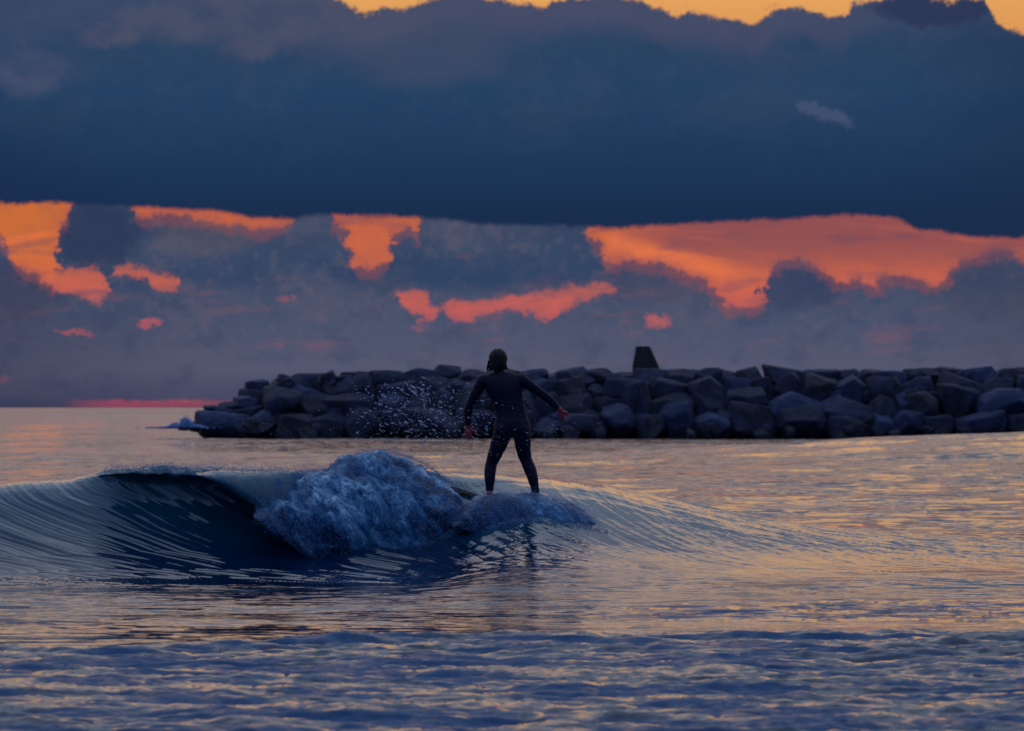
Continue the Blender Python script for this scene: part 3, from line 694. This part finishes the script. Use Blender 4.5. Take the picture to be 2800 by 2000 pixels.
# surge breaking white over the outermost rocks
n = 6000; a_ = rg.normal(0,1,n); pxs = 398+a_*22; yy = JY-1.5+rg.normal(0,.5,n)
pyy = 951-np.abs(rg.normal(0,1,n))*(3+3*pn(pxs*.09, pxs*0+.4, 8).clip(0,1)*2+3*(pxs > 400))*np.exp(-((pxs-408)/34)**2)-1
slivers('surge_foam', np.stack([(pxs-1137)*yy/8160, yy, EYE-(pyy-905)*yy/8160],1), rg.normal(0,1,(n,3)), rg.uniform(.06,.18,n), rg.uniform(.04,.10,n), m_mist, 'blue-white surge bursting over the outermost rocks of the breakwater', 6)

# ------------------------------------------------------------------ surfer
SY = 39.4
m_suit, q = new_mat('wetsuit'); tcs = q.n('ShaderNodeTexCoord')
sn = q.noise(tcs.outputs['Object'], 60, 3, .6); sn2 = q.noise(tcs.outputs['Object'], 9, 4, .6)
p = principled(q, lin(6,12,38), .62, IOR=1.38, Specular_IOR_Level=.3); p.inputs['Coat Weight'].default_value = .05; p.inputs['Coat Roughness'].default_value = .22
bs = q.n('ShaderNodeBump'); bs.inputs['Strength'].default_value = .5; bs.inputs['Distance'].default_value = .01; q.put(bs.inputs['Height'], sn*.25+sn2); q.nt.links.new(bs.outputs[0], p.inputs['Normal'])
out(q, p.outputs[0])
m_skin, q = new_mat('cold_skin'); p = principled(q, lin(176,66,74), .45); p.inputs['Subsurface Weight'].default_value = .1; out(q, p.outputs[0])
m_hair, q = new_mat('wet_hair'); p = principled(q, lin(12,6,5), .6, Specular_IOR_Level=.3); out(q, p.outputs[0])
m_board, q = new_mat('surfboard_gloss'); tcs = q.n('ShaderNodeTexCoord'); bn = q.noise(tcs.outputs['Object'], 3, 3)
p = principled(q, q.mix(bn, lin(8,14,10), lin(16,22,12)), .7, Specular_IOR_Level=.1); out(q, p.outputs[0])

def S(cx_, cy_, d=0.0):      # crop pixel of the close-up -> metres
    return Vector((((1200+cx_*.2955)/2800*2274-1137)*SY/8160, SY+d, EYE-((920+cy_*.2955)/2800*2274-905)*SY/8160))
MPC = .2955/2800*2274*SY/8160      # metres per crop pixel

def loft(bm, secs, n=20):
    """secs: list of (centre, half width a, half depth b, axis_x, axis_y)"""
    rings = []
    for c, a, b, ax, ay in secs:
        rings.append([bm.verts.new(c+ax*(a*math.cos(2*math.pi*k/n))+ay*(b*math.sin(2*math.pi*k/n))) for k in range(n)])
    for r0, r1_ in zip(rings[:-1], rings[1:]):
        for k in range(n): bm.faces.new((r0[k], r0[(k+1)%n], r1_[(k+1)%n], r1_[k]))
    bm.faces.new(rings[0][::-1]); bm.faces.new(rings[-1])
def limb(bm, pts, n=16, flat=1.0):
    """pts: [(Vector, radius)], tube with interpolated sections and round ends"""
    P = [p for p, r in pts]; R = [r for p, r in pts]
    seq = []
    for i in range(len(P)-1):
        m = max(2, int((P[i+1]-P[i]).length/.012))
        p0 = P[i-1] if i > 0 else P[i]*2-P[i+1]; p3 = P[i+2] if i+2 < len(P) else P[i+1]*2-P[i]
        for k in range(m):
            t = k/m; t2, t3 = t*t, t*t*t
            c = .5*((2*P[i])+(P[i+1]-p0)*t+(2*p0-5*P[i]+4*P[i+1]-p3)*t2+(3*P[i]-p0-3*P[i+1]+p3)*t3)
            e = t*t*(3-2*t)
            seq.append((c, R[i]*(1-e)+R[i+1]*e))
    seq.append((P[-1], R[-1]))
    d0 = (seq[1][0]-seq[0][0]).normalized(); d1 = (seq[-1][0]-seq[-2][0]).normalized()
    full = [(seq[0][0]-d0*seq[0][1]*.85, seq[0][1]*.45), (seq[0][0]-d0*seq[0][1]*.5, seq[0][1]*.85)]+seq+[(seq[-1][0]+d1*seq[-1][1]*.5, seq[-1][1]*.85), (seq[-1][0]+d1*seq[-1][1]*.85, seq[-1][1]*.45)]
    secs = []; ref = Vector((0,1,0))
    for i, (c, r) in enumerate(full):
        a = full[max(0,i-1)][0]; b = full[min(len(full)-1,i+1)][0]; t = (b-a).normalized()
        ax = t.cross(ref)
        if ax.length < .1: ax = t.cross(Vector((1,0,0)))
        ax.normalize(); ay = t.cross(ax).normalized()
        secs.append((c, r, r*flat, ax, ay))
    loft(bm, secs, n)
def ellip(bm, c, rx, ry, rz, rot=None):
    M = Matrix.Translation(c) @ (rot.to_matrix().to_4x4() if rot else Matrix.Identity(4)) @ Matrix.Diagonal((rx,ry,rz,1))
    bmesh.ops.create_uvsphere(bm, u_segments=24, v_segments=16, radius=1, matrix=M)

bm = bmesh.new()
X_, Y_, Z_ = Vector((1,0,0)), Vector((0,1,0)), Vector((0,0,1))
# torso: sections from crotch to shoulders (crop px: left, right edge at height)
tor = [(925,545,812,.085,0),(880,512,842,.112,.0),(840,508,846,.122,.0),(800,520,838,.118,.0),(750,531,815,.108,.01),(700,524,800,.102,.015),(640,505,788,.102,.02),(580,478,776,.106,.03),(520,445,768,.112,.035),(470,418,772,.112,.04),(430,402,778,.106,.045),(395,400,782,.094,.05),(365,425,762,.078,.055),(340,470,700,.062,.06)]
loft(bm, [(S((l+r)/2, cy_, dd), (r-l)/2*MPC, b, X_, Y_) for cy_, l, r, b, dd in tor], 28)
# neck and head (looking away, a little down)
limb(bm, [(S(560,385,.05), .075), (S(560,330,.06), .058), (S(556,285,.065), .055), (S(550,240,.075), .055)])
ellip(bm, S(548,200,.085), .079, .098, .098)
ellip(bm, S(552,232,.125), .062, .072, .085)         # jaw
limb(bm, [(S(552,215,.18), .014), (S(552,232,.20), .016)])      # nose
ellip(bm, S(625,212,.085), .010, .02, .031); ellip(bm, S(472,212,.085), .010, .02, .031)
# shoulders
ellip(bm, S(412,415,.05), .072, .068, .070); ellip(bm, S(760,408,.05), .072, .068, .070)
# arms
limb(bm, [(S(405,415,.05), .064), (S(345,520,.06), .053), (S(292,625,.075), .044), (S(270,700,.10), .043), (S(268,770,.13), .034), (S(272,828,.15), .027)])
limb(bm, [(S(770,408,.05), .064), (S(860,468,.07), .052), (S(952,532,.09), .043), (S(1020,585,.12), .042), (S(1078,640,.15), .033), (S(1110,668,.165), .027)])
# legs
ellip(bm, S(592,862,-.02), .085, .10, .09); ellip(bm, S(762,862,-.02), .085, .10, .09)
limb(bm, [(S(590,905,0), .094), (S(560,985,.01), .088), (S(522,1085,.02), .073), (S(487,1175,.035), .059), (S(474,1250,.02), .059), (S(472,1310,.0), .054), (S(470,1390,-.01), .040), (S(470,1440,-.01), .036)])
limb(bm, [(S(768,905,0), .090), (S(776,985,.01), .083), (S(788,1080,.03), .071), (S(812,1155,.04), .060), (S(846,1240,.02), .061), (S(868,1310,.0), .053), (S(888,1400,-.01), .040), (S(897,1452,-.01), .036)])
# feet, toes away from the camera
for (a, b) in ((S(470,1462,-.045), S(478,1478,.15)), (S(897,1488,-.045), S(908,1502,.15))):
    limb(bm, [(a+Vector((0,0,.012)), .034), (a*.5+b*.5+Vector((0,0,.012)), .034), (b, .026)], flat=1.0)
    for k in range(5):
        limb(bm, [(b+Vector(((k-2)*.016, -.01, -.004)), .011), (b+Vector(((k-2)*.018, .04-.006*abs(k-1), -.012)), .008)], 8)
# hands
def hand(bm, wrist, dirv, side, curl, spread=.018):
    """palm plus four unequal fingers and a thumb leaving the side of the palm"""
    d = dirv.normalized(); s = side.normalized(); nrm_ = d.cross(s).normalized()
    palm_c = wrist+d*.048
    secs = []
    for t, a, b in ((-.01,.026,.022),(.02,.034,.019),(.05,.041,.017),(.08,.043,.015),(.094,.040,.012)):
        secs.append((wrist+d*t, a, b, s, nrm_))
    loft(bm, secs, 18)
    for k, L in enumerate((.070,.080,.075,.058)):
        base_ = wrist+d*.086+s*((k-1.5)*.0205); dd = (d+s*((k-1.5)*spread*8)).normalized(); p0 = base_; pts_ = [(p0, .0102)]
        cur = dd
        for j, fr in enumerate((.45,.30,.25)):
            ang = curl[k]*(.8+.25*j); cur = (cur*math.cos(ang)+nrm_*math.sin(ang)).normalized()
            p0 = p0+cur*L*fr; pts_.append((p0, (.0098,.009,.0075)[j]))
        limb(bm, pts_, 10)
    tb = wrist+d*.030-s*.030
    t1 = tb+(d*.55-s*.75+nrm_*.25).normalized()*.040; t2 = t1+(d*.9-s*.2+nrm_*.35).normalized()*.032
    limb(bm, [(tb, .015), (t1, .0125), (t2, .0095)], 10)
hand(bm, S(272,836,.155), Vector((-.02,.10,-1)), Vector((-1,.25,0)), (.28,.34,.40,.5))
hand(bm, S(1122,676,.17), Vector((.28,.25,-1)), Vector((-.85,.45,-.2)), (.10,1.0,1.15,1.25), .006)
bmesh.ops.recalc_face_normals(bm, faces=bm.faces)
me = bpy.data.meshes.new('person'); bm.to_mesh(me); bm.free()
tmp = bpy.data.objects.new('tmp_body', me); COL.objects.link(tmp)
md = tmp.modifiers.new('r', 'REMESH'); md.mode = 'VOXEL'; md.voxel_size = .0055; md.use_smooth_shade = True
ms = tmp.modifiers.new('s', 'SMOOTH'); ms.iterations = 5; ms.factor = .5
dg = bpy.context.evaluated_depsgraph_get(); dg.update()
body_me = bpy.data.meshes.new_from_object(tmp.evaluated_get(dg)); bpy.data.objects.remove(tmp)
body_me.name = 'body'; body_me.materials.clear(); body_me.materials.append(m_skin)
nv = len(body_me.vertices); BV = np.empty(nv*3); body_me.vertices.foreach_get('co', BV); BV = BV.reshape(-1,3)
BN = np.empty(nv*3); body_me.vertices.foreach_get('normal', BN); BN = BN.reshape(-1,3)
PO = Vector((S(670,1480).x, SY, S(670,1480).z))
# wetsuit: same surface between neck, wrists and ankles, 4 mm thick, with a few folds
wl_, wr_ = S(272,822,.15), S(1104,662,.165)
neck_z = S(0,318).z; al_z, ar_z = S(0,1432).z, S(0,1450).z
suit_v = (BV[:,2] < neck_z) & (BV[:,2] > np.where(BV[:,0] < S(680,0).x, al_z, ar_z))
dl = Vector((-.02,.12,-1)).normalized(); dr_ = Vector((.72,.25,-.64)).normalized()
nearl = np.linalg.norm(BV-np.array(wl_), axis=1) < .30; nearr = np.linalg.norm(BV-np.array(wr_), axis=1) < .30
suit_v &= ~(nearl & (((BV-np.array(wl_))@np.array(dl)) > 0)); suit_v &= ~(nearr & (((BV-np.array(wr_))@np.array(dr_)) > 0))
pl_ = np.array([p_.vertices[:] for p_ in body_me.polygons if len(p_.vertices) == 4])
fs = pl_[suit_v[pl_].all(1)]
idx = -np.ones(nv, int); used = np.unique(fs); idx[used] = np.arange(len(used))
fold = .0025*pn(BV[:,0]*22+BV[:,1]*9, BV[:,2]*30, 90)+.002*np.abs(pn(BV[:,0]*40, BV[:,2]*55, 91))
WV = BV[used]+BN[used]*(.0045+fold[used])[:,None]
surfer = empty('person', PO)
tag(surfer, 'surfer in dark wetsuit seen from behind, arms out, riding the white water', 'person')
body_me.transform(Matrix.Translation(-PO))
bo = bpy.data.objects.new('body', body_me); COL.objects.link(bo); bo.parent = surfer
suit = mesh_np('wetsuit', WV-np.array(PO), idx[fs], m_suit, parent=surfer)
sol = suit.modifiers.new('thick', 'SOLIDIFY'); sol.thickness = .004; sol.offset = -1
# collar of the wetsuit is part of the suit; hair: cap, short tail and loose wet strands at the nape
bm = bmesh.new()
ellip(bm, S(547,204,.078), .101, .104, .108)
loft(bm, [(S(548,200,.07), .097, .095, X_, Y_), (S(548,228,.055), .094, .085, X_, Y_), (S(550,252,.04), .088, .070, X_, Y_), (S(552,280,.03), .081, .058, X_, Y_), (S(550,300,.025), .070, .050, X_, Y_), (S(548,316,.02), .045, .04, X_, Y_)], 26)
limb(bm, [(S(545,250,.02), .055), (S(540,290,.01), .048), (S(532,318,.005), .030)])
limb(bm, [(S(470,235,.05), .022), (S(456,272,.04), .013), (S(447,300,.04), .009), (S(452,328,.04), .004)])
limb(bm, [(S(480,250,.04), .020), (S(468,290,.03), .010), (S(470,325,.03), .004)])
limb(bm, [(S(612,250,.05), .020), (S(622,285,.03), .013), (S(640,312,.02), .006), (S(652,318,.02), .003)])
for k in range(26):
    x0 = 478+rr.random()*140; L = rr.uniform(30, 62)
    limb(bm, [(S(x0,255,.0), .010), (S(x0+rr.uniform(-10,10),255+L*.6,-.012), .007), (S(x0+rr.uniform(-22,22),262+L,-.008), .0025)], 6)
bmesh.ops.recalc_face_normals(bm, faces=bm.faces)
me = bpy.data.meshes.new('hair'); bm.to_mesh(me); bm.free()
tmp = bpy.data.objects.new('tmp_hair', me); COL.objects.link(tmp)
md = tmp.modifiers.new('r', 'REMESH'); md.mode = 'VOXEL'; md.voxel_size = .004; md.use_smooth_shade = True
dg = bpy.context.evaluated_depsgraph_get(); dg.update()
hme = bpy.data.meshes.new_from_object(tmp.evaluated_get(dg)); bpy.data.objects.remove(tmp)
hme.materials.clear(); hme.materials.append(m_hair); hme.name = 'hair'
nh = len(hme.vertices); HV = np.empty(nh*3); hme.vertices.foreach_get('co', HV); HV = HV.reshape(-1,3)
HN = np.empty(nh*3); hme.vertices.foreach_get('normal', HN); HN = HN.reshape(-1,3)
HV = HV+HN*(.004*pn(HV[:,0]*120, HV[:,2]*14, 95)+.002*pn(HV[:,0]*260, HV[:,2]*20, 96))[:,None]-np.array(PO)
hme.vertices.foreach_set('co', HV.ravel()); hme.update()
ho = bpy.data.objects.new('hair', hme); COL.objects.link(ho); ho.parent = surfer

# ------------------------------------------------------------------ surfboard under the foam
tail = Vector(((1228/2800*2274-1137)*39.9/8160, 39.9, EYE-(1330/2800*2274-905)*39.9/8160))
nose = Vector(((1530/2800*2274-1137)*38.98/8160, 38.98, EYE-(1424/2800*2274-905)*38.98/8160))
ax = (nose-tail); L = ax.length; ax.normalize(); sd_ = ax.cross(Z_).normalized(); up = sd_.cross(ax).normalized()
if up.z < 0: up = -up
org = (tail+nose)/2
def board():
    bm = bmesh.new(); rings = []
    for k in range(41):
        t = k/40; w = .21*(max(0, math.sin(math.pi*min(1, .10+.9*t**.95)))**.6); w = max(w, .012)
        th = .032*(max(.1, math.sin(math.pi*(.08+.86*t)))**.4); rk = .10*max(0, t-.6)**2*3+.02*max(0, .2-t)
        c = ax*(L*(t-.5))+up*rk
        rings.append([bm.verts.new(c+sd_*(w*math.copysign(abs(math.cos(a))**.8, math.cos(a)))+up*(th*math.sin(a))) for a in [2*math.pi*j/20 for j in range(20)]])
    for a, b in zip(rings[:-1], rings[1:]):
        for j in range(20): bm.faces.new((a[j], a[(j+1)%20], b[(j+1)%20], b[j]))
    bm.faces.new(rings[0][::-1]); bm.faces.new(rings[-1]); bmesh.ops.recalc_face_normals(bm, faces=bm.faces)
    me = bpy.data.meshes.new('deck'); bm.to_mesh(me); bm.free(); me.polygons.foreach_set('use_smooth', [True]*len(me.polygons)); me.materials.append(m_board)
    e = empty('surfboard', org); tag(e, 'surfboard under the feet of the surfer, half buried in foam', 'surfboard')
    o = bpy.data.objects.new('deck', me); COL.objects.link(o); o.parent = e
    for s_ in (-1, 0, 1):
        bm = bmesh.new(); b0 = ax*(-L*.5+.14+(.06 if s_ else 0))+sd_*(.09*s_)-up*.025
        pr = [(0,0),(.10,0),(.02,-.10),(-.015,-.11)]
        A = [bm.verts.new(b0+ax*a+up*b+sd_*.003) for a, b in pr]; B = [bm.verts.new(b0+ax*a+up*b-sd_*.003) for a, b in pr]
        bm.faces.new(A); bm.faces.new(B[::-1])
        for j in range(4): bm.faces.new((A[j], B[j], B[(j+1)%4], A[(j+1)%4]))
        me = bpy.data.meshes.new('fin'); bm.to_mesh(me); bm.free(); me.materials.append(m_suit)
        f = bpy.data.objects.new('fin', me); COL.objects.link(f); f.parent = e
board()
